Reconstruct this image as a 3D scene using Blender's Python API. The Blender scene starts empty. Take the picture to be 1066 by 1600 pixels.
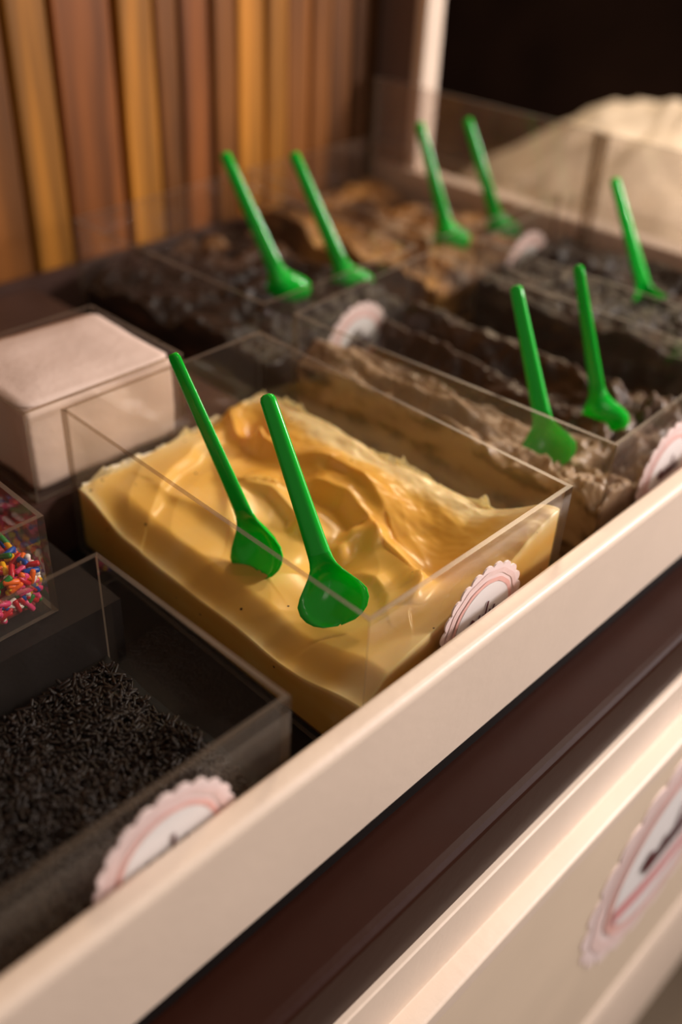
import bpy, bmesh, math, random
from mathutils import Vector, Matrix, noise

# ------------------------------------------------------------------ frame, camera, light
# Lengths are written in "units": 1 unit = 0.22 m, height 0 = the rim of the clear boxes,
# which stands 0.95 m above the floor; the camera is one unit above that rim.
S, ZR = 0.22, 0.95
def W(p): return Vector((p[0]*S, p[1]*S, ZR + p[2]*S))
scene = bpy.context.scene
col = scene.collection
random.seed(7)

F_PX, YAW, PITCH, ROLL = 1544.6, 0.831571, 0.612345, -0.051057
fw = Vector((math.sin(YAW)*math.cos(PITCH), math.cos(YAW)*math.cos(PITCH), -math.sin(PITCH)))
r0 = Vector((math.cos(YAW), -math.sin(YAW), 0)); d0 = fw.cross(r0)
rt = r0*math.cos(ROLL) + d0*math.sin(ROLL); dn = -r0*math.sin(ROLL) + d0*math.cos(ROLL)
cam = bpy.data.cameras.new('camera'); cam_o = bpy.data.objects.new('camera', cam); col.objects.link(cam_o)
cam.sensor_fit = 'VERTICAL'; cam.sensor_height = 36.0; cam.sensor_width = 24.0
cam.lens = F_PX/1600*36.0; cam.clip_start = 0.01
CAM = Vector((0, 0, 1.0))
cam_o.matrix_world = Matrix.Translation(W(CAM)) @ Matrix((rt, -dn, -fw)).transposed().to_4x4()
cam.dof.use_dof = True; cam.dof.focus_distance = 1.74*S; cam.dof.aperture_fstop = 3.6
cam.dof.aperture_blades = 0
scene.camera = cam_o

world = bpy.data.worlds.new('world'); scene.world = world; world.use_nodes = True
bg = world.node_tree.nodes['Background']
bg.inputs[0].default_value = (1.0, 0.80, 0.66, 1); bg.inputs[1].default_value = 0.24

def area(name, loc, target, size, power, colour, shape='DISK', spread=180):
    l = bpy.data.lights.new(name, 'AREA'); l.shape = shape; l.size = size; l.energy = power; l.color = colour
    l.spread = math.radians(spread)
    o = bpy.data.objects.new(name, l); col.objects.link(o); o.location = loc
    o.rotation_euler = (Vector(target)-Vector(loc)).to_track_quat('-Z', 'Y').to_euler(); return o
# unseen key lights, then overhead fills and an assumed broad front light, all added outside the frame
area('unseen_key_light', (0.98, 0.0, 1.85), (0.35, 0.25, 0.95), 0.14, 4.2, (1.0, 0.87, 0.72))
area('unseen_key_light', (1.0, -0.38, 1.40), (0.42, 0.14, 0.85), 0.20, 11, (1.0, 0.90, 0.87))  # second key light, added so the rail dims towards the left
area('added_overhead_light', (1.9, 1.1, 2.4), (0.7, 0.45, 0.95), 0.3, 15, (1.0, 0.76, 0.50))  # warm light added from above, no lamp known there
area('added_overhead_light', (-0.8, -0.5, 2.4), (0.35, 0.3, 0.95), 0.6, 2.2, (1.0, 0.86, 0.74))  # weak fill added from the left for the sides facing it
area('assumed_front_light', (1.75, -1.5, 1.6), (0.4, 0.2, 0.8), 1.2, 15, (1.0, 0.90, 0.88), 'SQUARE')  # assumed soft light on the cart front; no shop window is seen

vs = scene.view_settings
vs.view_transform = 'Standard'; vs.look = 'None'; vs.gamma = 1.0; vs.use_curve_mapping = False; vs.exposure = -0.08
scene.cycles.transparent_max_bounces = 48
scene.cycles.max_bounces = 14
scene.cycles.use_denoising = True
scene.cycles.caustics_reflective = False; scene.cycles.caustics_refractive = False

# ------------------------------------------------------------------ materials
def lin(c):
    return tuple(((v/255)/12.92 if v/255 <= .04045 else ((v/255+.055)/1.055)**2.4) for v in c) + (1.0,)
MATS = {}
def mat(name, rgb, rough=.5, spec=.5, sss=0, sss_r=(1, .5, .2), coat=0, noise_amt=0, noise_scale=40, bump=0, bump_scale=80, emission=None):
    m = bpy.data.materials.new(name); m.use_nodes = True; MATS[name] = m
    nt = m.node_tree; b = nt.nodes['Principled BSDF']; c = lin(rgb)
    b.inputs['Base Color'].default_value = c; b.inputs['Roughness'].default_value = rough
    b.inputs['Specular IOR Level'].default_value = spec
    if coat: b.inputs['Coat Weight'].default_value = coat; b.inputs['Coat Roughness'].default_value = .08
    if sss:
        b.inputs['Subsurface Weight'].default_value = sss; b.inputs['Subsurface Radius'].default_value = sss_r
        b.inputs['Subsurface Scale'].default_value = .004
    tc = nt.nodes.new('ShaderNodeTexCoord')
    if noise_amt:
        n = nt.nodes.new('ShaderNodeTexNoise'); n.inputs['Scale'].default_value = noise_scale; n.inputs['Detail'].default_value = 5
        nt.links.new(tc.outputs['Object'], n.inputs['Vector'])
        r = nt.nodes.new('ShaderNodeValToRGB'); nt.links.new(n.outputs['Fac'], r.inputs[0])
        r.color_ramp.elements[0].position = .3; r.color_ramp.elements[1].position = .7
        r.color_ramp.elements[0].color = tuple(v*(1-noise_amt) for v in c[:3])+(1,)
        r.color_ramp.elements[1].color = tuple(min(1, v*(1+noise_amt)) for v in c[:3])+(1,)
        nt.links.new(r.outputs[0], b.inputs['Base Color'])
    if bump:
        n = nt.nodes.new('ShaderNodeTexNoise'); n.inputs['Scale'].default_value = bump_scale; n.inputs['Detail'].default_value = 6
        nt.links.new(tc.outputs['Object'], n.inputs['Vector'])
        bp = nt.nodes.new('ShaderNodeBump'); bp.inputs['Strength'].default_value = bump; bp.inputs['Distance'].default_value = .002
        nt.links.new(n.outputs['Fac'], bp.inputs['Height']); nt.links.new(bp.outputs[0], b.inputs['Normal'])
    return m
def acrylic(name, tint, haze, hazecol, rough=.03, gloss=1.0):
    m = bpy.data.materials.new(name); m.use_nodes = True; MATS[name] = m
    nt = m.node_tree; nt.nodes.remove(nt.nodes['Principled BSDF']); out = nt.nodes['Material Output']
    t = nt.nodes.new('ShaderNodeBsdfTransparent'); t.inputs[0].default_value = tint+(1,)
    d = nt.nodes.new('ShaderNodeBsdfDiffuse'); d.inputs[0].default_value = lin(hazecol)
    g = nt.nodes.new('ShaderNodeBsdfGlossy'); g.inputs['Roughness'].default_value = rough; g.inputs['Color'].default_value = (1, 1, 1, 1)
    # the sheet is not refracting, so the back faces take the inverse index to keep the same reflectance on both sides
    ge = nt.nodes.new('ShaderNodeNewGeometry'); io = nt.nodes.new('ShaderNodeMapRange'); io.inputs[3].default_value = 1.45; io.inputs[4].default_value = 1/1.45
    nt.links.new(ge.outputs['Backfacing'], io.inputs[0])
    fr = nt.nodes.new('ShaderNodeFresnel'); nt.links.new(io.outputs[0], fr.inputs[0])
    mu = nt.nodes.new('ShaderNodeMath'); mu.operation = 'MULTIPLY'; mu.inputs[1].default_value = gloss; nt.links.new(fr.outputs[0], mu.inputs[0])
    # faint wiped-on smudges: the haze varies over the sheet
    tc = nt.nodes.new('ShaderNodeTexCoord'); n = nt.nodes.new('ShaderNodeTexNoise'); n.inputs['Scale'].default_value = 14; n.inputs['Detail'].default_value = 4
    nt.links.new(tc.outputs['Object'], n.inputs['Vector'])
    mr = nt.nodes.new('ShaderNodeMapRange'); mr.inputs[1].default_value = .3; mr.inputs[2].default_value = .75
    mr.inputs[3].default_value = haze*.5; mr.inputs[4].default_value = haze*1.6; nt.links.new(n.outputs['Fac'], mr.inputs[0])
    m1 = nt.nodes.new('ShaderNodeMixShader'); nt.links.new(mr.outputs[0], m1.inputs[0]); nt.links.new(t.outputs[0], m1.inputs[1]); nt.links.new(d.outputs[0], m1.inputs[2])
    m2 = nt.nodes.new('ShaderNodeMixShader'); nt.links.new(mu.outputs[0], m2.inputs[0]); nt.links.new(m1.outputs[0], m2.inputs[1]); nt.links.new(g.outputs[0], m2.inputs[2])
    nt.links.new(m2.outputs[0], out.inputs[0]); return m
acrylic('acrylic', (.975, .97, .955), .009, (215, 200, 190), gloss=.55)
acrylic('acrylic_edge', (.58, .51, .42), .12, (205, 185, 165), .28, .8)
acrylic('acrylic_screen', (.94, .92, .91), .17, (205, 185, 175))
mat('cream_paint', (232, 212, 193), .38, .5, noise_amt=.03, noise_scale=25, bump=.06, bump_scale=220)
mat('panel_paint', (226, 206, 182), .45, .4, noise_amt=.04, noise_scale=14)
mat('brown_paint', (46, 20, 11), .42, .16, noise_amt=.10, noise_scale=22, bump=.05, bump_scale=160)
mat('well_brown', (19, 12, 10), .6, .25, noise_amt=.2, noise_scale=30)
mat('brown_mid', (70, 49, 42), .5, .3, noise_amt=.15, noise_scale=20)
mat('green_plastic', (0, 186, 44), .16, .5, sss=.35, sss_r=(.15, 1, .3))
mat('post_shade_brown', (112, 90, 82), .6, .3, noise_amt=.06, noise_scale=12)
mat('napkin', (226, 202, 188), .9, .1, bump=.25, bump_scale=160)
mat('choc_strand', (27, 18, 13), .45, .25, noise_amt=.35, noise_scale=300)
mat('choc_base', (11, 8, 6), .7, .2)
mat('sticker_rim', (240, 212, 206), .45, .4, noise_amt=.05, noise_scale=400)
mat('sticker_frill', (247, 226, 222), .45, .4)
mat('sticker_ring', (238, 188, 178), .45, .4)
mat('sticker_white', (238, 234, 232), .45, .4)
mat('sticker_maroon', (88, 26, 34), .45, .4)
mat('sticker_pink', (222, 150, 150), .45, .4)
mat('wall_dark', (66, 45, 34), .8, .2, noise_amt=.35, noise_scale=3)
mat('wall_backing', (92, 54, 24), .8, .2)
mat('floor_stone', (104, 88, 70), .5, .4, noise_amt=.35, noise_scale=9)
mat('pale_cloth', (238, 218, 190), .85, .1, bump=.5, bump_scale=40, noise_amt=.06, noise_scale=30)
mat('table_beige', (196, 168, 142), .5, .3)
SUGAR = {'white': (240, 226, 218), 'pink': (226, 70, 120), 'red': (190, 30, 42), 'orange': (238, 104, 30), 'yellow': (240, 178, 30), 'green': (40, 120, 48), 'blue': (24, 74, 160)}
for k, v in SUGAR.items(): mat('sugar_'+k, v, .35, .4)

mat('sugar_mix', (150, 60, 60), .5, .3, noise_amt=.8, noise_scale=220)
def wood(name, rgb):
    m = mat(name, rgb, .5, .35); nt = m.node_tree; b = nt.nodes['Principled BSDF']; c = lin(rgb)
    tc = nt.nodes.new('ShaderNodeTexCoord'); mp = nt.nodes.new('ShaderNodeMapping'); mp.inputs['Scale'].default_value = (38, 38, 2.2)
    oi = nt.nodes.new('ShaderNodeObjectInfo'); ad = nt.nodes.new('ShaderNodeVectorMath'); ad.operation = 'ADD'
    nt.links.new(tc.outputs['Object'], ad.inputs[0]); nt.links.new(oi.outputs['Random'], ad.inputs[1]); nt.links.new(ad.outputs[0], mp.inputs[0])
    n = nt.nodes.new('ShaderNodeTexNoise'); n.inputs['Scale'].default_value = 1.6; n.inputs['Detail'].default_value = 6; n.inputs['Distortion'].default_value = .5
    nt.links.new(mp.outputs[0], n.inputs['Vector'])
    r = nt.nodes.new('ShaderNodeValToRGB'); nt.links.new(n.outputs['Fac'], r.inputs[0])
    r.color_ramp.elements[0].position = .34; r.color_ramp.elements[1].position = .66
    r.color_ramp.elements[0].color = tuple(v*.42 for v in c[:3])+(1,); r.color_ramp.elements[1].color = tuple(min(1, v*1.25) for v in c[:3])+(1,)
    nt.links.new(r.outputs[0], b.inputs['Base Color'])
wood('wood_red', (136, 78, 33)); wood('wood_yellow', (186, 122, 42)); wood('wood_brown', (128, 78, 32)); wood('wood_dark', (98, 60, 28))

def ramp_mat(name, stops, scale, stretch=(1, 1, 1), rough=.35, sss=.0, attr_w=.0, bump=.3, bump_scale=120, detail=6, distortion=1.0, specks=0, spec=.5):
    """marbled cream: colour from stretched noise (plus the mixing weight stored on the mesh as 'mixw')"""
    m = bpy.data.materials.new(name); m.use_nodes = True; MATS[name] = m
    nt = m.node_tree; b = nt.nodes['Principled BSDF']; b.inputs['Roughness'].default_value = rough; b.inputs['Specular IOR Level'].default_value = spec
    if sss:
        b.inputs['Subsurface Weight'].default_value = sss; b.inputs['Subsurface Radius'].default_value = (1, .55, .18); b.inputs['Subsurface Scale'].default_value = .005
    tc = nt.nodes.new('ShaderNodeTexCoord'); mp = nt.nodes.new('ShaderNodeMapping'); mp.inputs['Scale'].default_value = stretch
    nt.links.new(tc.outputs['Object'], mp.inputs[0])
    n = nt.nodes.new('ShaderNodeTexNoise'); n.inputs['Scale'].default_value = scale; n.inputs['Detail'].default_value = detail; n.inputs['Distortion'].default_value = distortion
    nt.links.new(mp.outputs[0], n.inputs['Vector'])
    fac = n.outputs['Fac']
    if attr_w:
        a = nt.nodes.new('ShaderNodeAttribute'); a.attribute_name = 'mixw'
        mx = nt.nodes.new('ShaderNodeMix'); mx.data_type = 'FLOAT'; mx.inputs[0].default_value = attr_w
        nt.links.new(fac, mx.inputs[2]); nt.links.new(a.outputs['Fac'], mx.inputs[3]); fac = mx.outputs[0]
    r = nt.nodes.new('ShaderNodeValToRGB'); nt.links.new(fac, r.inputs[0])
    cr = r.color_ramp
    while len(cr.elements) < len(stops): cr.elements.new(.5)
    for e, (p, c) in zip(cr.elements, stops): e.position = p; e.color = lin(c)
    colour = r.outputs[0]
    if specks:
        v = nt.nodes.new('ShaderNodeTexVoronoi'); v.inputs['Scale'].default_value = specks; nt.links.new(tc.outputs['Object'], v.inputs['Vector'])
        lt = nt.nodes.new('ShaderNodeMath'); lt.operation = 'LESS_THAN'; lt.inputs[1].default_value = .06; nt.links.new(v.outputs['Distance'], lt.inputs[0])
        mc = nt.nodes.new('ShaderNodeMix'); mc.data_type = 'RGBA'; nt.links.new(lt.outputs[0], mc.inputs[0]); nt.links.new(colour, mc.inputs[6]); mc.inputs[7].default_value = lin((70, 42, 14))
        colour = mc.outputs[2]
    nt.links.new(colour, b.inputs['Base Color'])
    if bump:
        n2 = nt.nodes.new('ShaderNodeTexNoise'); n2.inputs['Scale'].default_value = bump_scale; n2.inputs['Detail'].default_value = 4; nt.links.new(mp.outputs[0], n2.inputs['Vector'])
        bp = nt.nodes.new('ShaderNodeBump'); bp.inputs['Strength'].default_value = bump; bp.inputs['Distance'].default_value = .0015
        nt.links.new(n2.outputs['Fac'], bp.inputs['Height']); nt.links.new(bp.outputs[0], b.inputs['Normal'])
    return m
ramp_mat('custard', [(.0, (222, 156, 48)), (.45, (234, 186, 94)), (1, (251, 236, 188))], 9, rough=.28, sss=.35, attr_w=.6, bump=.03, bump_scale=40, specks=85)
ramp_mat('custard_smear', [(.3, (246, 222, 150)), (.7, (250, 240, 208))], 60, rough=.3, sss=.2, bump=.3)
ramp_mat('mocha', [(.12, (30, 20, 14)), (.38, (66, 44, 30)), (.55, (120, 94, 70)), (.72, (156, 128, 100)), (.95, (190, 164, 134))], 9, (2.4, .8, 2), rough=.36, attr_w=.6, bump=.15, bump_scale=60)
ramp_mat('dark_choc', [(.2, (18, 12, 10)), (.45, (44, 29, 22)), (.65, (84, 60, 44)), (.9, (176, 128, 78))], 9, (2.4, .9, 2), rough=.42, attr_w=.6, bump=.12, bump_scale=50)
ramp_mat('caramel', [(.15, (34, 22, 15)), (.4, (86, 58, 36)), (.6, (160, 112, 60)), (.85, (222, 170, 96))], 12, rough=.42, attr_w=.6, bump=.15, bump_scale=50)

# ------------------------------------------------------------------ mesh helpers (coordinates in units)
def mesh_from(name, verts, faces, mats, smooth=False, fmats=None, loc=None, weights=None):
    base = loc if loc is not None else Vector((0, 0, 0))
    me = bpy.data.meshes.new(name)
    me.from_pydata([tuple(W(v)-base) for v in verts], [], faces)
    for m in mats: me.materials.append(MATS[m])
    if fmats:
        for p, k in zip(me.polygons, fmats): p.material_index = k
    if smooth:
        for p in me.polygons: p.use_smooth = True
    if weights is not None:
        a = me.attributes.new('mixw', 'FLOAT', 'POINT'); a.data.foreach_set('value', weights)
    me.update(); return me
def obj(name, verts, faces, mats, parent=None, loc=None, **k):
    """one mesh object; vertices in world units, origin at loc (metres) or at the parent's origin"""
    if isinstance(mats, str): mats = [mats]
    base = Vector(loc) if loc is not None else (world_loc(parent) if parent else Vector((0, 0, 0)))
    o = bpy.data.objects.new(name, mesh_from(name, verts, faces, mats, loc=base, **k)); col.objects.link(o)
    if parent: o.parent = parent; o.location = base - world_loc(parent)
    else: o.location = base
    return o
def world_loc(o):
    v = Vector(o.location)
    while o.parent: o = o.parent; v += Vector(o.location)
    return v
def empty(name, loc): 
    o = bpy.data.objects.new(name, None); col.objects.link(o); o.location = loc; o.empty_display_size = .02; return o
def tag(o, label=None, cat=None, group=None, kind=None):
    if label: o['label'] = label
    if cat: o['category'] = cat
    if group: o['group'] = group
    if kind: o['kind'] = kind
    return o
def box_vf(x0, x1, y0, y1, z0, z1):
    v = [(x, y, z) for z in (z0, z1) for y in (y0, y1) for x in (x0, x1)]
    f = [(0, 2, 3, 1), (4, 5, 7, 6), (0, 1, 5, 4), (1, 3, 7, 5), (3, 2, 6, 7), (2, 0, 4, 6)]
    return v, f
def bevel(o, w, seg=3):
    m = o.modifiers.new('bevel', 'BEVEL'); m.width = w*S; m.segments = seg; m.limit_method = 'ANGLE'; m.angle_limit = math.radians(40)
    for p in o.data.polygons: p.use_smooth = True
    n = o.modifiers.new('wn', 'WEIGHTED_NORMAL'); n.keep_sharp = True
    return o
def sweep_x(name, prof, x0, x1, m, parent, nx=2):
    """closed (y, z) profile swept along x"""
    n = len(prof); v = []; f = []
    for i in range(nx+1):
        x = x0+(x1-x0)*i/nx
        v += [(x, y, z) for y, z in prof]
    for i in range(nx):
        for j in range(n):
            k = (j+1) % n; f.append((i*n+j, (i+1)*n+j, (i+1)*n+k, i*n+k))
    f.append(tuple(range(n))); f.append(tuple(reversed([nx*n+j for j in range(n)])))
    me = obj(name, v, f, m, parent); bm = bmesh.new(); bm.from_mesh(me.data); bmesh.ops.recalc_face_normals(bm, faces=bm.faces); bm.to_mesh(me.data); bm.free()
    return me

# ------------------------------------------------------------------ the room
XW = 3.05                                   # the planked wall ends here
wall = obj('wall_back', *box_vf(-6, XW, 2.745, 3.0, -ZR/S, 6.5), 'wall_backing'); tag(wall, 'brown plank wall behind the dessert cart', kind='structure')
planks = [(1.36, 1.505, 'wood_brown', 0), (1.515, 1.645, 'wood_yellow', .012), (1.665, 1.862, 'wood_red', .004), (1.882, 2.008, 'wood_yellow', .014),
          (2.026, 2.112, 'wood_brown', 0), (2.118, 2.232, 'wood_red', .006), (2.258, 2.352, 'wood_brown', .0), (2.358, 2.475, 'wood_yellow', .004), (2.482, 2.575, 'wood_yellow', .016),
          (2.588, 2.70, 'wood_brown', .0), (2.706, 2.80, 'wood_brown', .008), (2.806, 2.92, 'wood_dark', .0), (2.926, 3.045, 'wood_dark', .006)]
x = 1.352; k = 0
while x > -2.2:
    w = random.choice((.12, .14, .19, .2)); kind = ('wood_yellow', 'wood_red', 'wood_brown', 'wood_yellow', 'wood_brown')[k % 5]; k += 1
    planks.insert(0, (x-w, x, kind, random.choice((0, .006, .012)))); x -= w+random.choice((.006, .016))
for a, b, m, d in planks:
    p = obj('plank', *box_vf(a, b, 2.72-d, 2.75, -ZR/S+.01, 6.45), m, wall); bevel(p, .012, 2)
fl = obj('floor', *box_vf(-8, 20, -12, 14, -ZR/S-.2, -ZR/S), 'floor_stone'); tag(fl, 'brown stone floor under the cart', kind='structure')
wr = obj('wall_right', *box_vf(16, 16.4, -12, 14, -ZR/S, 8), 'wall_dark'); tag(wr, 'dark brown wall at the far end of the room', kind='structure')
wf = obj('wall_far', *box_vf(3.06, 16, 13.6, 14, -ZR/S, 8), 'wall_dark'); tag(wf, 'dark brown wall beyond the plank wall', kind='structure')

# ------------------------------------------------------------------ the cart
X0, X1 = -1.6, 3.12
cart = empty('dessert_cart', (0.5*S, 1.6*S, 0)); tag(cart, 'cream and dark brown dessert cart with a long painted rim rail', 'cart')
r = .016
rail = sweep_x('rim_rail', [(.69, -.118), (.684, -.112), (.66, -.112), (.652, -.1145), (.647, -.121), (.6455, -.13), (.645, -.352), (.69, -.352)], X0, X1, 'cream_paint', cart, 24)
bevel(rail, .004, 2)
sweep_x('ledge', [(.70, -.41), (.548, -.41), (.537, -.4122), (.530, -.419), (.528, -.429), (.528, -.60), (.70, -.60)], X0, X1, 'brown_paint', cart)
sweep_x('recess_strip', [(.70, -.34), (.668, -.34), (.668, -.42), (.70, -.42)], X0, X1, 'brown_paint', cart)
bevel(sweep_x('moulding', [(.60, -.564), (.516, -.564), (.514, -.567), (.515, -.728), (.478, -.731), (.470, -.737), (.470, -.78), (.60, -.78)], X0, X1, 'cream_paint', cart), .003, 2)
sweep_x('front_panel', [(.60, -.775), (.4702, -.775), (.4702, -2.02), (.60, -2.02)], X0, X1, 'panel_paint', cart)
bevel(sweep_x('bottom_moulding', [(.60, -1.99), (.47, -1.99), (.448, -2.04), (.448, -2.26), (.436, -2.30), (.436, -2.62), (.60, -2.62)], X0, X1, 'cream_paint', cart), .01, 3)
obj('plinth', *box_vf(X0+.1, X1-.1, .62, 2.6, -ZR/S, -2.7), 'brown_paint', cart)
obj('well_floor', *box_vf(X0, X1-.02, .66, 2.69, -.56, -.36), 'well_brown', cart)
obj('step', *box_vf(X0, .77, 1.25, 2.64, -.37, -.215), 'well_brown', cart)
obj('step', *box_vf(.77, 1.44, 1.612, 2.64, -.37, -.215), 'brown_mid', cart)  # paler than the left step: its stronger light is put into the colour
obj('back_rail', *box_vf(X0, 3.0, 2.66, 2.69, -.56, -.20), 'brown_mid', cart)
obj('body', *box_vf(X0, X1-.04, .59, 2.66, -2.70, -.55), 'panel_paint', cart)
er = obj('end_rail', *box_vf(3.03, 3.115, .66, 2.69, -.56, -.112), 'cream_paint', cart); bevel(er, .012, 3)
po = obj('post', *box_vf(3.052, 3.15, 2.485, 2.54, -.2, 6.4), 'cream_paint', cart); bevel(po, .01, 3)
sb = obj('post_shade_side', *box_vf(3.056, 3.13, 2.54, 2.715, -.2, 6.4), 'post_shade_brown', cart); bevel(sb, .004, 2)  # rear of the post, its shaded side put into a darker brown

# ------------------------------------------------------------------ stickers
def scalloped(cx, cz, y, r, n, amp, seg=6):
    v = [(cx, y, cz)]
    N = n*seg
    for i in range(N):
        a = 2*math.pi*i/N; rr = r*(1-amp+amp*abs(math.sin(a*n/2))**.7)
        v.append((cx+rr*math.cos(a), y, cz+rr*math.sin(a)))
    return v, N
def disc(name, cx, cz, y, r, m, parent, n=20, amp=.0, th=.002, ell=1.0):
    v, N = scalloped(cx, cz, y, r, n, amp)
    v = [(p[0], p[1], cz+(p[2]-cz)*ell) for p in v]
    v += [(p[0], p[1]+th, p[2]) for p in v[1:]]
    f = [(0, 1+i, 1+(i+1) % N) for i in range(N)] + [(1+i, 1+N+i, 1+N+(i+1) % N, 1+(i+1) % N) for i in range(N)]
    o = obj(name, v, f, m, parent); return o
def ring(name, cx, cz, y, ra, rb, m, parent, n=72, wob=0):
    v = []; f = []
    for i in range(n):
        a = 2*math.pi*i/n; q = 1+wob*math.sin(a*13)
        v += [(cx+ra*q*math.cos(a), y, cz+ra*q*math.sin(a)), (cx+rb*q*math.cos(a), y, cz+rb*q*math.sin(a))]
    for i in range(n):
        j = (i+1) % n; f.append((2*i, 2*j, 2*j+1, 2*i+1))
    return obj(name, v, f, m, parent)
def sticker(parent, cx, cz, y, r, full=True):
    s = disc('sticker', cx, cz, y-.003, r, 'sticker_frill', parent, 22, .07, .003); s['label'] = 'round pink and white sticker with a scalloped edge'
    e = .0012*(r/.12)**.5
    ring('scallop_ring', cx, cz, y-.003-e, r*.80, r*.885, 'sticker_rim', s, wob=.012)
    ring('pink_ring', cx, cz, y-.003-e*1.6, r*.665, r*.74, 'sticker_ring', s, wob=.008)
    disc('white_centre', cx, cz, y-.003-e*2, r*.655, 'sticker_white', s, 20, 0, .0006)
    # printed ribbon and the short row of dark red script strokes
    yy = y-.003-e*3
    v = []; f = []
    for i in range(13):
        t = -1+2*i/12; zc = cz-.22*r-.10*r*math.cos(t*1.5)
        v += [(cx+t*.62*r, yy, zc-.10*r), (cx+t*.62*r, yy, zc+.08*r)]
    for i in range(12): f.append((2*i, 2*i+2, 2*i+3, 2*i+1))
    obj('ribbon', v, f, 'sticker_pink', s)
    v = []; f = []
    def stroke(x0, z0, x1, z1, w):
        d = Vector((x1-x0, z1-z0)); n = Vector((-d.y, d.x)).normalized()*w*.5; b = len(v)
        for q in ((x0-n.x, z0-n.y), (x1-n.x, z1-n.y), (x1+n.x, z1+n.y), (x0+n.x, z0+n.y)): v.append((cx+q[0]*r, yy-e, cz+q[1]*r))
        f.append((b, b+1, b+2, b+3))
    stroke(-.36, .02, -.26, .14, .11); stroke(-.30, .0, -.18, .02, .08)
    for i, (a, h) in enumerate(((-.16, .16), (-.06, .12), (.02, .34), (.10, .14), (.20, .18), (.28, .10))):
        stroke(a, -.02, a+.05, h, .045); stroke(a, 0, a+.09, .03, .05)
    stroke(-.30, -.07, .34, -.02, .05)
    obj('lettering', v, f, 'sticker_maroon', s)
    return s
sticker(cart, 1.886, -1.224, .4702, .406)

# ------------------------------------------------------------------ clear boxes
TH = .0095
def clear_box(label, q, z0, z1, stick=None, group='clear acrylic dessert boxes set in the cart', name='acrylic_box', m='acrylic', base=True):
    """q = rim corners FL, FR, BR, BL (outer, units); four wall panels and a base panel"""
    c = [sum(p[i] for p in q)/4 for i in (0, 1)]
    root = empty(name, W((c[0], c[1], z0))); tag(root, label, 'box', group)
    P = [Vector((p[0], p[1])) for p in q]
    def inset(i):
        a = (P[(i+1) % 4]-P[i]).normalized(); b = (P[(i-1) % 4]-P[i]).normalized(); return P[i]+(a+b)*TH
    I = [inset(i) for i in range(4)]
    for i in range(4):
        j = (i+1) % 4
        a, b, c2, d = P[i], P[j], I[j], I[i]
        v = [(p.x, p.y, z) for z in (z0, z1) for p in (a, b, c2, d)]
        f = [(0, 3, 2, 1), (4, 5, 6, 7), (0, 1, 5, 4), (2, 3, 7, 6), (1, 2, 6, 5), (3, 0, 4, 7)]
        obj('side_panel', v, f, [m, 'acrylic_edge'], root, fmats=[1, 1, 0, 0, 1, 1])
    if base:
        v = [(p.x, p.y, z) for z in (z0, z0+TH) for p in I]
        obj('base_panel', v, [(0, 3, 2, 1), (4, 5, 6, 7), (0, 1, 5, 4), (1, 2, 6, 5), (2, 3, 7, 6), (3, 0, 4, 7)], m, root)
    if stick:
        sticker(root, stick[0], stick[1], stick[2], stick[3])
    return root
ZB = -.355
QA = [(.875, .727), (1.432, .724), (1.444, 1.606), (.893, 1.594)]
QB = [(1.622, .745), (2.19, .765), (2.162, 1.685), (1.569, 1.625)]
QC = [(.08, .704), (.688, .704), (.682, 1.163), (.08, 1.160)]
QD = [(2.372, .775), (2.955, .785), (2.94, 1.705), (2.346, 1.655)]
QE = [(1.555, 1.712), (2.165, 1.735), (2.165, 2.585), (1.545, 2.535)]
QF = [(2.285, 1.735), (2.925, 1.745), (2.925, 2.625), (2.275, 2.595)]
QR = [(.20, 1.288), (.668, 1.297), (.672, 1.72), (.20, 1.72)]
QN = [(.825, 1.622), (1.235, 1.63), (1.235, 1.985), (.825, 1.985)]
clear_box('clear box of yellow custard with two green spoons, in the front row', QA, ZB, 0, (1.182, -.175, .725, .118))
clear_box('clear box of marbled mocha cream, next along the rail after the yellow custard', QB, ZB, 0, (1.91, -.185, .752, .125))
clear_box('clear box of chocolate sprinkles in the lower left corner', QC, ZB, -.01, (.462, -.145, .704, .118))
clear_box('clear box of dark brown crumbled dessert at the right edge of the photo', QD, ZB, 0)
clear_box('clear box of dark chocolate dessert in the back row, left of the caramel one', QE, ZB, 0, (1.92, -.225, 1.722, .125))
clear_box('clear box of caramel dessert in the back row beside the end screens', QF, ZB, 0, (2.76, -.215, 1.738, .125))
clear_box('small clear box of rainbow sugar strands at the left edge', QR, -.213, 0)
clear_box('clear holder around the white napkin stack', QN, -.213, 0, name='napkin_holder', group='clear holders')

# end screens: two clear sheets with a joint strip
def screen(label, y0, y1):
    s = empty('acrylic_screen', W((2.985, (y0+y1)/2, -.355))); tag(s, label, 'screen', 'clear screens at the end of the cart')
    obj('sheet', *box_vf(2.98, 2.992, y0, y1, -.355, .205), ['acrylic_screen', 'acrylic_edge'], s, fmats=[1, 1, 0, 0, 0, 0])
    for yy in (y0, y1-.02):
        obj('edge_strip', *box_vf(2.966, 2.98, yy, yy+.02, -.355, .204), 'acrylic_edge', s)
screen('tall clear screen at the cart end, beside the cream post', 1.665, 2.65)
screen('tall clear screen at the cart end, reaching the right edge of the photo', .72, 1.655)

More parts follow.
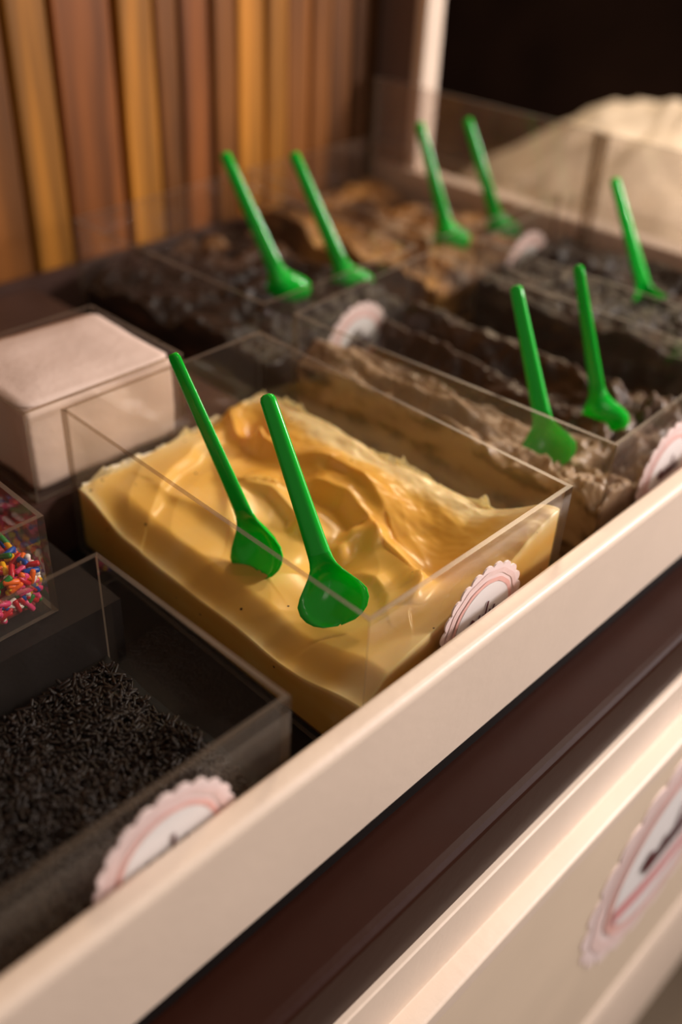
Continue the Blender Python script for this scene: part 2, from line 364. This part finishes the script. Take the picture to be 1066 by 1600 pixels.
# ------------------------------------------------------------------ creams in the boxes
def smooth(a, b, x):
    t = max(0, min(1, (x-a)/(b-a))); return t*t*(3-2*t)
def fbm(x, y, z=0, o=4, s=1.0):
    return noise.fractal(Vector((x*s, y*s, z)), 1.0, 2.0, o, noise_basis='PERLIN_ORIGINAL')
def seg_d(px, py, pts):
    """distance to a polyline, side sign and parameter"""
    best = (9, 0, 0); n = len(pts)-1
    for i in range(n):
        ax, ay = pts[i]; bx, by = pts[i+1]; dx, dy = bx-ax, by-ay; L2 = dx*dx+dy*dy
        t = max(0, min(1, ((px-ax)*dx+(py-ay)*dy)/L2)); qx, qy = px-ax-t*dx, py-ay-t*dy; d = math.hypot(qx, qy)
        if d < best[0]: best = (d, 1 if dx*qy-dy*qx > 0 else -1, (i+t)/n)
    return best
def ray_pt(px, py, z):
    v = rt*(px-533)+dn*(py-800)+fw*F_PX; t = (z-1.0)/v.z; return (CAM+v*t)
def filling(name, label, cat, q, h, m, nu, nv, zb=ZB+TH+.001, ins=TH+.002, group=None, side_var=.5, side_bias=0):
    P = [Vector((p[0], p[1])) for p in q]
    I = []
    for i in range(4):
        a = (P[(i+1) % 4]-P[i]).normalized(); b = (P[(i-1) % 4]-P[i]).normalized(); I.append(P[i]+(a+b)*ins)
    v = []; f = []; wts = []
    for j in range(nv+1):
        for i in range(nu+1):
            u, w = i/nu, j/nv
            p = I[0]*(1-u)*(1-w)+I[1]*u*(1-w)+I[2]*u*w+I[3]*(1-u)*w
            z, wt = h(u, w, p.x, p.y); v.append((p.x, p.y, z)); wts.append(wt)
    R = nu+1
    for j in range(nv):
        for i in range(nu): f.append((j*R+i, j*R+i+1, (j+1)*R+i+1, (j+1)*R+i))
    border = [i for i in range(nu+1)] + [j*R+nu for j in range(1, nv+1)] + [nv*R+i for i in range(nu-1, -1, -1)] + [j*R for j in range(nv-1, 0, -1)]
    rings = [border]
    NK = 14
    for k in range(1, NK+1):
        b0 = len(v)
        for b in border:
            x_, y_, z_ = v[b]; zz = z_+(zb-z_)*k/NK
            # streaks of lighter and darker cream pressed against the wall
            st_ = fbm(x_*5+.5*zz, y_*5, zz*26, 5, 1.0)+.5*fbm(x_*14, y_*14, zz*50, 3, 1.0)
            v.append((x_, y_, zz)); wts.append(max(0, min(1, wts[b]+side_bias*min(1, k/3)+side_var*st_)))
        rings.append(list(range(b0, b0+len(border))))
    n = len(border)
    for k in range(NK):
        for i in range(n):
            j = (i+1) % n; f.append((rings[k][i], rings[k+1][i], rings[k+1][j], rings[k][j]))
    f.append(tuple(reversed(rings[NK])))
    c = sum(P, Vector((0, 0)))/4
    o = obj(name, v, f, m, None, loc=W((c.x, c.y, zb)), smooth=True, weights=wts)
    return tag(o, label, cat, group)

def pxl(*pts, z=-.16): return [tuple(ray_pt(a, b, z)[:2]) for a, b in pts]
# folds: (polyline, height, soft width on the left of its direction, width on the right)
RIDGES = [
    (pxl((440, 748), (490, 752), (540, 772), (578, 806), (604, 836)), .040, .080, .014),
    (pxl((425, 698), (470, 716), (520, 730), (566, 762), (600, 800)), .024, .060, .012),
    (pxl((372, 742), (420, 756), (462, 790), (500, 826)), .022, .050, .010),
    (pxl((604, 834), (636, 872), (660, 912), (655, 950)), .030, .022, .050),
    (pxl((548, 866), (584, 890), (612, 925), (620, 955)), .016, .030, .012),
    (pxl((352, 650), (300, 688), (262, 732), (236, 790)), .014, .014, .080),
    (pxl((352, 632), (372, 668), (412, 692), (448, 706)), .034, .030, .016),
    (pxl((250, 742), (300, 766), (350, 806), (398, 858)), .012, .060, .014),
    (pxl((330, 690), (352, 740), (350, 800)), .010, .05, .012),
    (pxl((470, 640), (560, 700), (650, 762), (740, 812)), .012, .020, .050),
]
BLOBS = [(*pxl((562, 822))[0], .026, .034), (*pxl((538, 836))[0], .020, .020), (*pxl((406, 688))[0], .016, .018), (*pxl((592, 832))[0], .024, .022), (*pxl((462, 800))[0], .016, .016), (*pxl((646, 905))[0], .022, .012)]
PITS = [(*pxl((396, 664))[0], .045, .050), (*pxl((520, 858))[0], .050, .030), (*pxl((400, 826))[0], .06, .016), (*pxl((470, 745))[0], .03, .014), (*pxl((470, 960))[0], .07, .016)]
def h_custard(u, v, x, y):
    wx = x+.022*fbm(x, y, 1.3, 2, 6); wy = y+.022*fbm(x, y, 7.7, 2, 6)
    z = -.200+.010*fbm(wx, wy, 3.1, 2, 4)
    z += .062*smooth(.58, .98, u)**1.3*(.80+.20*math.sin(v*7+1))*(1-.45*smooth(.84, 1, v))          # bank against the right wall
    z += .010*smooth(.80, 1, v)                                           # bank against the back wall
    z += .080*smooth(.20, 0, v)*(.45+.55*smooth(.0, .6, u))               # bank against the front wall
    z -= .040*smooth(.12, .0, u)*(1-.9*smooth(.80, 1, v))                 # falls off at the left wall
    for pts, hh, wl, wr_ in RIDGES:
        d, sd, t = seg_d(wx, wy, pts)
        if d < .2:
            w = wl if sd > 0 else wr_
            z += 1.25*hh*math.exp(-(d/w)**1.6)*(math.sin(math.pi*min(1, max(0, t*.94+.03)))**.6)
    for bx, by, br, bh in BLOBS: z += bh*math.exp(-(((wx-bx)**2+(wy-by)**2)/br**2)**1.3)
    for bx, by, br, bh in PITS: z -= bh*math.exp(-((wx-bx)**2+(wy-by)**2)/br**2)
    a = math.atan2(wy-1.16, wx-1.13); rr = math.hypot(wx-1.13, (wy-1.16)*.8)   # soft drag lines curling round the middle
    z += .0035*(1-abs(math.sin(rr*38+a*2.0+1.5*fbm(wx, wy, 5, 2, 3))))*smooth(.04, .12, rr)*smooth(.0, .1, u)*smooth(1, .85, u)
    z += .004*fbm(x*2.2, y, 9, 3, 12)*smooth(.6, .8, u)
    pale = .40+.30*fbm(wx, wy, 4, 3, 6)-.42*smooth(.55, .68, u)*smooth(.93, .80, u)*smooth(.1, .25, v)+.40*smooth(.05, 0, u)+.75*smooth(.86+.10*fbm(x, y, 6, 3, 9), .97, u)+.35*smooth(.14, 0, v)*(1+.8*smooth(.5, 0, u))+.25*smooth(.94, 1, v)
    return z, max(0, min(1, pale))
filling('custard', 'thick yellow custard with swirled peaks, two green spoons standing in it', 'custard', QA, h_custard, 'custard', 190, 290, side_var=.25, side_bias=-.6)  # side_bias ambers the sides: thicker cream, plus their shade put into the colour

def smear(label_parent, q0, q1, ztop, m, n=110, seed=0.0, off=(0, 0)):
    """ragged thin film of cream left on a box wall, 1.5 mm thick"""
    v = []; f = []; rows = 5
    a, b = Vector(q0), Vector(q1); d = (b-a).normalized(); nrm = Vector((-d.y, d.x))
    for i in range(n+1):
        t = i/n; p = a+(b-a)*t
        zt = ztop(t)
        for r_ in range(rows+1):
            z = -.24+(zt+.24)*r_/rows
            o_ = .004*math.sin(math.pi*min(1, (1-r_/rows)+.08)*.5)
            v.append((p.x, p.y, z)); v.append((p.x+nrm.x*o_, p.y+nrm.y*o_, z))
    R = 2*(rows+1)
    for i in range(n):
        for r_ in range(rows):
            k = i*R+2*r_; g = (i+1)*R+2*r_
            f.append((k, g, g+2, k+2)); f.append((k+1, k+3, g+3, g+1))
        k = i*R+2*rows; g = (i+1)*R+2*rows; f.append((k, g, g+1, k+1))
    return v, f
cust = bpy.data.objects['custard']
def zt_r(t):
    s = fbm(t*9, 2.0, .3, 5, 1.0); s2 = fbm(t*34, 5.0, .9, 3, 1.0)
    return -.140+.020*s+.030*max(0, s2)+.010*math.sin(t*5+.6)
v, f = smear('', (QA[1][0]-TH-.0015, .745), (QA[2][0]-TH-.0015, 1.585), zt_r, 'custard_smear')
obj('smear', v, f, 'custard_smear', cust, smooth=True)
def zt_b(t): return -.178+.018*fbm(t*6, 8.0, .3, 4, 1.0)+.024*max(0, fbm(t*14, 3, .2, 4, 1.0))
v, f = smear('', (1.42, QA[2][1]-TH-.004), (.912, QA[3][1]-TH-.004), zt_b, 'custard_smear', 70)
obj('smear', v, f, 'custard_smear', cust, smooth=True)
nt = MATS['custard_smear'].node_tree; pb = nt.nodes['Principled BSDF']; tl = nt.nodes.new('ShaderNodeBsdfTranslucent'); tl.inputs[0].default_value = lin((252, 238, 190))
tp = nt.nodes.new('ShaderNodeBsdfTransparent'); mxs = nt.nodes.new('ShaderNodeMixShader'); mxs.inputs[0].default_value = .4
nt.links.new(pb.outputs[0], mxs.inputs[1]); nt.links.new(tl.outputs[0], mxs.inputs[2])
tc = nt.nodes.new('ShaderNodeTexCoord'); nz = nt.nodes.new('ShaderNodeTexNoise'); nz.inputs['Scale'].default_value = 130; nz.inputs['Detail'].default_value = 5; nt.links.new(tc.outputs['Object'], nz.inputs['Vector'])
mr = nt.nodes.new('ShaderNodeMapRange'); mr.inputs[1].default_value = .46; mr.inputs[2].default_value = .60; mr.inputs[3].default_value = .0; mr.inputs[4].default_value = .55; nt.links.new(nz.outputs['Fac'], mr.inputs[0])
mx2 = nt.nodes.new('ShaderNodeMixShader'); nt.links.new(mr.outputs[0], mx2.inputs[0]); nt.links.new(mxs.outputs[0], mx2.inputs[1]); nt.links.new(tp.outputs[0], mx2.inputs[2])
nt.links.new(mx2.outputs[0], nt.nodes['Material Output'].inputs[0])
def ridged(x, y, z, s, o=4): return 1-abs(fbm(x, y, z, o, s))*2
def h_mocha(u, v, x, y):
    wx = x+.04*fbm(x, y*.6, 1.1, 4, 6); wy = y+.03*fbm(x, y, 4.2, 3, 5)
    z = -.185+.028*math.sin(wx*46)*(.5+.5*smooth(.1, .5, v))*smooth(0, .2, v)+.030*fbm(wx*1.6, wy*.6, 2, 5, 6)+(.030+.055*smooth(.25, .5, v))*smooth(.32, .0, u)+.03*smooth(.5, .9, u)
    lump = smooth(.42, .12, v); z += lump*(.045*ridged(wx, wy, 8, 9, 4)-.02)
    z += .006*fbm(wx, wy, 1, 4, 34)
    tone = .70+.15*smooth(.06, 0, u)-.55*smooth(.28, .62, u+.12*fbm(x, y*.5, 3, 3, 5))+.22*fbm(wx*2, wy*.6, 6, 4, 7)+.30*lump*smooth(.1, .6, ridged(wx, wy, 8, 9, 4))
    return z, max(0, min(1, tone))
filling('mocha_cream', 'marbled mocha and dark chocolate cream beside the yellow custard', 'cream', QB, h_mocha, 'mocha', 120, 180, side_var=1.1)
def h_dark(u, v, x, y):
    wx = x+.05*fbm(x, y, 5.1, 4, 5); wy = y+.05*fbm(x, y, 2.2, 4, 5)
    z = -.175+.055*fbm(wx, wy, 3, 5, 6)+.02*smooth(.7, 1, u)+.010*fbm(wx, wy, 2, 4, 26)
    tone = .22+.22*fbm(wx, wy, 3, 4, 6)+.55*smooth(.55, .95, u*.6+v*.55)*smooth(.0, .4, fbm(wx, wy, 9, 3, 7)+.3)
    return z, max(0, min(1, tone))
filling('dark_chocolate_dessert', 'rough dark chocolate dessert in the left box of the back row', 'dessert', QE, h_dark, 'dark_choc', 100, 130)
def h_caramel(u, v, x, y):
    wx = x+.05*fbm(x, y, 8.1, 4, 5); wy = y+.05*fbm(x, y, 12.2, 4, 5)
    z = -.165+.045*fbm(wx, wy, 13, 5, 6)+.04*smooth(.35, 0, u)*smooth(.3, .9, v)+.012*fbm(wx, wy, 12, 4, 24)
    tone = .50+.40*fbm(wx, wy, 23, 4, 6)+.22*smooth(.3, .0, u)
    return z, max(0, min(1, tone))
filling('caramel_dessert', 'golden brown caramel dessert in the back row near the cream post', 'dessert', QF, h_caramel, 'caramel', 100, 130)
def h_crumb(u, v, x, y):
    wx = x+.04*fbm(x, y*.6, 15.1, 4, 6); wy = y+.03*fbm(x, y, 14.2, 3, 5)
    z = -.135+.035*fbm(wx*1.6, wy*.7, 32, 5, 6)+.012*fbm(wx, wy, 12, 4, 30)
    tone = .24+.25*fbm(wx*2, wy*.7, 36, 4, 7)+.35*smooth(.25, .5, fbm(wx, wy, 41, 4, 9))
    return z, max(0, min(1, tone))
filling('chocolate_crumble', 'dark brown crumbly dessert with rusty crumbs at the right edge', 'dessert', QD, h_crumb, 'dark_choc', 100, 130)

# ------------------------------------------------------------------ sprinkles
def strand(p, d, L, r_, v, f, sides=5):
    d = d.normalized(); a = d.orthogonal().normalized(); b = d.cross(a); k = len(v)
    for t, q in ((-.5, .55), (-.42, 1), (.42, 1), (.5, .55)):
        for i in range(sides):
            an = 2*math.pi*i/sides; v.append(tuple(p+d*(L*t)+(a*math.cos(an)+b*math.sin(an))*r_*q))
    for s in range(3):
        for i in range(sides):
            j = (i+1) % sides; f.append((k+s*sides+i, k+s*sides+j, k+(s+1)*sides+j, k+(s+1)*sides+i))
    f.append(tuple(k+i for i in reversed(range(sides)))); f.append(tuple(k+3*sides+i for i in range(sides)))
def h_choc(x, y): return -.222+.030*fbm(x, y, 3, 3, 5)+.02*smooth(.5, .2, x)
def h_c(u, v, x, y): return h_choc(x, y)-.006, 0
rs = random.Random(3)
base = filling('chocolate_sprinkles', 'dark chocolate sprinkles filling the clear box in the lower left corner', 'sprinkles', QC, h_c, 'choc_base', 40, 30)
base['kind'] = 'stuff'
v, f = [], []
for i in range(9000):
    px_, py_ = rs.uniform(.115, .652), rs.uniform(.735, 1.132)
    d = Vector((rs.gauss(0, 1), rs.gauss(0, 1), rs.gauss(0, .35)))
    L = rs.uniform(.020, .036)
    strand(Vector((px_, py_, h_choc(px_, py_)+rs.uniform(-.004, .008))), d, L, .0032, v, f, 5)
g = obj('strands', v, f, 'choc_strand', base, smooth=True); g['kind'] = 'stuff'

RB = random.Random(11)
names = list(SUGAR)
fill = filling('sugar_strands', 'deeper layer of mixed rainbow sugar strands in the small left box', 'sprinkles', QR, lambda u, v_, x, y: (-.125-.01*fbm(x, y, 2, 2, 8), 0), 'sugar_mix', 30, 30, zb=-.213+TH+.001, ins=TH+.020)
fill['kind'] = 'stuff'
protos = {}
def sugar_mesh(c):
    if c not in protos:
        vv, ff = [], []; strand(Vector((0, 0, 0)), Vector((1, 0, 0)), .030, .0056, vv, ff, 8)
        me = bpy.data.meshes.new('sugar_strand'); me.from_pydata([tuple(Vector(p)*S) for p in vv], [], ff)
        for p in me.polygons: p.use_smooth = True
        me.materials.append(MATS['sugar_'+c]); protos[c] = me
    return protos[c]
def put_sugar(p, face):
    c = RB.choice(names + ['white', 'pink', 'red', 'orange'])
    o = bpy.data.objects.new('sugar_strand', sugar_mesh(c)); col.objects.link(o); o.location = W(p)
    if face == 'top': e = (0, RB.uniform(-.5, .5), RB.uniform(0, 6.3))
    elif face == 'front': e = (0, RB.uniform(-1.4, 1.4), RB.uniform(-.25, .25))
    else: e = (0, RB.uniform(-1.4, 1.4), math.pi/2+RB.uniform(-.25, .25))
    o.rotation_euler = e
    where = {'top': 'lying on top in the small clear box at the left edge', 'front': 'pressed against the front wall of the small left box', 'right': 'pressed against the side wall of the small left box'}[face]
    tag(o, 'tiny %s sugar strand %s' % (c, where), 'sprinkle', 'rainbow sugar strands in the left box')
for i in range(110): put_sugar((RB.uniform(.50, .645), RB.uniform(1.325, 1.56), -.119+RB.uniform(-.004, .012)), 'top')
for i in range(75): put_sugar((RB.uniform(.53, .645), 1.297+TH+RB.uniform(.006, .012), RB.uniform(-.19, -.112)), 'front')
for i in range(75): put_sugar((.668-TH-RB.uniform(.006, .012), RB.uniform(1.325, 1.56), RB.uniform(-.19, -.112)), 'right')

# ------------------------------------------------------------------ napkins
nap = empty('napkin_stack', W((1.02, 1.80, -.2))); tag(nap, 'stack of pale pinkish white paper napkins behind the custard box', 'napkins')
def napkin(x0, x1, y0, y1, z0, z1, puff, seed):
    nx, ny = 16, 14; v = []; f = []
    def outline(u, w):
        x_ = x0+(x1-x0)*u; y_ = y0+(y1-y0)*w
        cu, cw = u-.5, w-.5; k = 1-.35*max(0, abs(cu)-.42)*max(0, abs(cw)-.42)*30
        x_ = (x0+x1)/2+(x_-(x0+x1)/2)*k; y_ = (y0+y1)/2+(y_-(y0+y1)/2)*k
        return x_+.004*math.sin(seed*3+w*5), y_+.004*math.cos(seed*2+u*4)
    for lay, z in ((0, z0), (1, z1)):
        for j in range(ny+1):
            for i in range(nx+1):
                u, w = i/nx, j/ny; x_, y_ = outline(u, w)
                e = min(u, 1-u, w, 1-w); zz = z+(puff*(smooth(0, .25, e)-.5)+.004*fbm(x_, y_, seed, 2, 7) if lay else 0)
                v.append((x_, y_, zz))
    R = nx+1; N = R*(ny+1)
    for j in range(ny):
        for i in range(nx):
            a = j*R+i; f.append((a, a+R, a+R+1, a+1)); f.append((N+a, N+a+1, N+a+R+1, N+a+R))
    bd = [i for i in range(nx+1)]+[j*R+nx for j in range(1, ny+1)]+[ny*R+i for i in range(nx-1, -1, -1)]+[j*R for j in range(ny-1, 0, -1)]
    for i in range(len(bd)):
        a, b = bd[i], bd[(i+1) % len(bd)]; f.append((a, b, N+b, N+a))
    return v, f
vv, ff = napkin(.842, 1.214, 1.644, 1.963, -.202, -.012, .0005, 2.0)
# vertical folds and the fine edges of the sheets on the sides of the stack
nf = []; H = 12
bd = 60
def side_pt(t):
    a, b, c, d = (.842, 1.644), (1.214, 1.644), (1.214, 1.963), (.842, 1.963)
    q = [a, b, c, d, a]; k = min(3, int(t*4)); w = t*4-k
    return q[k][0]+(q[k+1][0]-q[k][0])*w, q[k][1]+(q[k+1][1]-q[k][1])*w
v = []; f = []; n = 120; cx, cy = 1.028, 1.8035
for h in range(H+1):
    for i in range(n):
        x_, y_ = side_pt(i/n); t = h/H
        k = 1+.012*math.sin(i*.55)+.010*fbm(i*.11, t*.6, 4, 3, 1)-.012*abs(2*t-1)**3+.004*math.sin(h*3.1)
        v.append((min(1.221, max(.838, cx+(x_-cx)*k)), min(1.972, max(1.640, cy+(y_-cy)*k)), -.202+.19*t))
for h in range(H):
    for i in range(n):
        j = (i+1) % n; f.append((h*n+i, h*n+j, (h+1)*n+j, (h+1)*n+i))
f.append(tuple(reversed(range(n)))); f.append(tuple(H*n+i for i in range(n)))
obj('folded_napkins', v, f, 'napkin', nap, smooth=True)
vv, ff = napkin(.842, 1.216, 1.644, 1.965, -.0115, .0, .012, 3.1)
obj('top_napkin', vv, ff, 'napkin', nap, smooth=True)

# ------------------------------------------------------------------ spoons
LS = .50; BOWL = .058
def spoon_rings():
    """rings from the bowl tip (s=0) to the handle top; local axes: x width, y normal (concave side +y), z along"""
    st = [0, .004, .012, .024, .040, .058, .076, .094, .110, .124, .138, .152, .166, .185, .22, .30, .38, .46, .488, .496, .50]
    rings = []
    for s in st:
        if s < .052: w = .063*math.sqrt(max(0, 1-((.052-s)/.052)**2))**.85
        elif s < .138:
            t = (s-.052)/.086; w = .063+(.021-.063)*smooth(0, 1, t)**.9
        else: w = .021+(.0136-.021)*((s-.138)/.362)**.7
        if s > .49: w *= math.sqrt(max(.15, 1-((s-.49)/.0105)**2))
        w = max(w*1.24, .003)
        k = smooth(.16, .085, s)                       # 1 in the bowl, 0 in the handle
        cup = .038*k*math.sin(math.pi*min(1, max(0.06, s/.15)))**.7
        bend = .10*max(0, (.15-s))**1.25*k*3.2
        th = .0045*k+.0150*(1-k)
        ring = []
        n = 8
        for i in range(n+1):                            # front side
            u = -1+2*i/n
            prof = cup*(abs(u)**2.2-1)
            flat = .5*th*(1-smooth(.62, 1.0, abs(u))*.8)
            ring.append((u*w, prof+flat*(1-k)+th*.5*k+bend, s))
        for i in range(n+1):                            # back side
            u = 1-2*i/n
            prof = cup*(abs(u)**2.2-1)
            ring.append((u*w, prof-(.5*th*(1-.9*smooth(.45, 1.0, abs(u))))*(1-k)-th*.5*k+bend, s))
        rings.append(ring)
    return rings, st
RINGS, ST = spoon_rings()
def loft(rings, cap0, cap1):
    v = [p for r_ in rings for p in r_]; n = len(rings[0]); f = []
    for k in range(len(rings)-1):
        for i in range(n):
            j = (i+1) % n; f.append((k*n+i, k*n+j, (k+1)*n+j, (k+1)*n+i))
    if cap0: f.append(tuple(reversed(range(n))))
    if cap1: f.append(tuple((len(rings)-1)*n+i for i in range(n)))
    me = bpy.data.meshes.new('spoon'); me.from_pydata([tuple(Vector(p)*S) for p in v], [], f)
    for p in me.polygons: p.use_smooth = True
    me.materials.append(MATS['green_plastic']); me.update(); return me
cut = ST.index(.152)
ME_BOWL = loft(RINGS[:cut+1], True, False); ME_HANDLE = loft(RINGS[cut:], False, True)
for m_ in (ME_BOWL, ME_HANDLE):
    bm = bmesh.new(); bm.from_mesh(m_); bmesh.ops.recalc_face_normals(bm, faces=bm.faces); bm.to_mesh(m_); bm.free()
    for p in m_.polygons: p.use_smooth = True
def spoon(label, top, bot, zc, roll, group, off=.052):
    """top / bot: where handle top and bowl centre appear; the bowl centre is at height zc; roll turns the spoon about its handle (0 = hollow side to the viewer)"""
    P = ray_pt(*bot, zc); d = (ray_pt(*top, 0)-CAM).normalized()
    T = CAM+d*(P-CAM).dot(d); a = (T-P).normalized()
    n = (CAM-P); n = (n-a*n.dot(a)).normalized(); n = Matrix.Rotation(math.radians(roll), 3, a) @ n
    xx = n.cross(a).normalized()
    L = (T-P).length; sc = L/(LS-off)
    root = empty('spoon', W(P-a*off*sc)); tag(root, label, 'spoon', group)
    root.rotation_euler = Matrix((xx, n, a)).transposed().to_euler()
    root.scale = (sc, sc, sc)
    for nm, me in (('bowl', ME_BOWL), ('handle', ME_HANDLE)):
        o = bpy.data.objects.new(nm, me); col.objects.link(o); o.parent = root
    return root
G = 'green plastic tasting spoons'
spoon('green plastic spoon in the yellow custard, the left one, edge turned to the viewer', (270, 552), (408, 862), -.165, -48, G)
spoon('green plastic spoon in the yellow custard, nearest the viewer, hollow side showing', (416, 616), (522, 935), -.150, -12, G)
spoon('green plastic spoon seen partly through clear walls, left one in the mocha cream', (806, 446), (857, 700), -.150, -8, G)
spoon('green plastic spoon with its rounded back up, right one in the mocha cream', (903, 414), (940, 655), -.150, 150, G)
spoon('green plastic spoon with a bright glint, left one in the dark chocolate dessert', (350, 238), (447, 458), -.160, 165, G)
spoon('green plastic spoon, right one in the dark chocolate dessert', (458, 238), (547, 448), -.160, 165, G)
spoon('green plastic spoon, left one in the caramel dessert near the cream post', (655, 191), (703, 378), -.160, 165, G)
spoon('green plastic spoon, right one in the caramel dessert near the cream post', (730, 185), (783, 365), -.160, 170, G)
spoon('dark green spoon standing in the crumbly dessert at the right edge', (960, 278), (1015, 485), -.160, 15, G)

# ------------------------------------------------------------------ beyond the cart
tb = empty('side_table', (5.2*S, 2.6*S, 0)); tag(tb, 'beige side table beyond the end of the cart', 'table')
bevel(obj('table_top', *box_vf(3.7, 6.5, .7, 3.25, -.86, -.78), 'table_beige', tb), .02, 2)
for lx in (3.85, 6.35):
    for ly in (.85, 3.1): obj('leg', *box_vf(lx-.06, lx+.06, ly-.06, ly+.06, -ZR/S, -.86), 'table_beige', tb)
v = []; f = []; nr, na = 26, 120
for i in range(nr+1):
    for j in range(na):
        t = i/nr; a = 2*math.pi*j/na
        rr = 1.25*t*(1+.03*t*math.sin(a*17+3*math.sin(a*3))+.06*fbm(math.cos(a)*2, math.sin(a)*2, 3, 3, 1))
        z = -.775+.66*(1-t**1.9)+.012*t*math.sin(a*17+t*5+3*math.sin(a*3))*(1-t)*3+.10*fbm(math.cos(a)*t*3, math.sin(a)*t*3, 8, 4, 1.8)*(1-t)
        v.append((5.0+rr*math.cos(a)*.85, 2.35+rr*math.sin(a), max(z, -.778)))
for i in range(nr):
    for j in range(na):
        k = (j+1) % na; f.append((i*na+j, i*na+k, (i+1)*na+k, (i+1)*na+j))
f.append(tuple((nr*na+j) for j in reversed(range(na))))
m_ = obj('ruffled_cloth', v, f, 'pale_cloth', None, loc=W((5.0, 2.35, -.78)), smooth=True)
tag(m_, 'pale cream ruffled cloth bunched in a mound beyond the clear end screens', 'cloth')
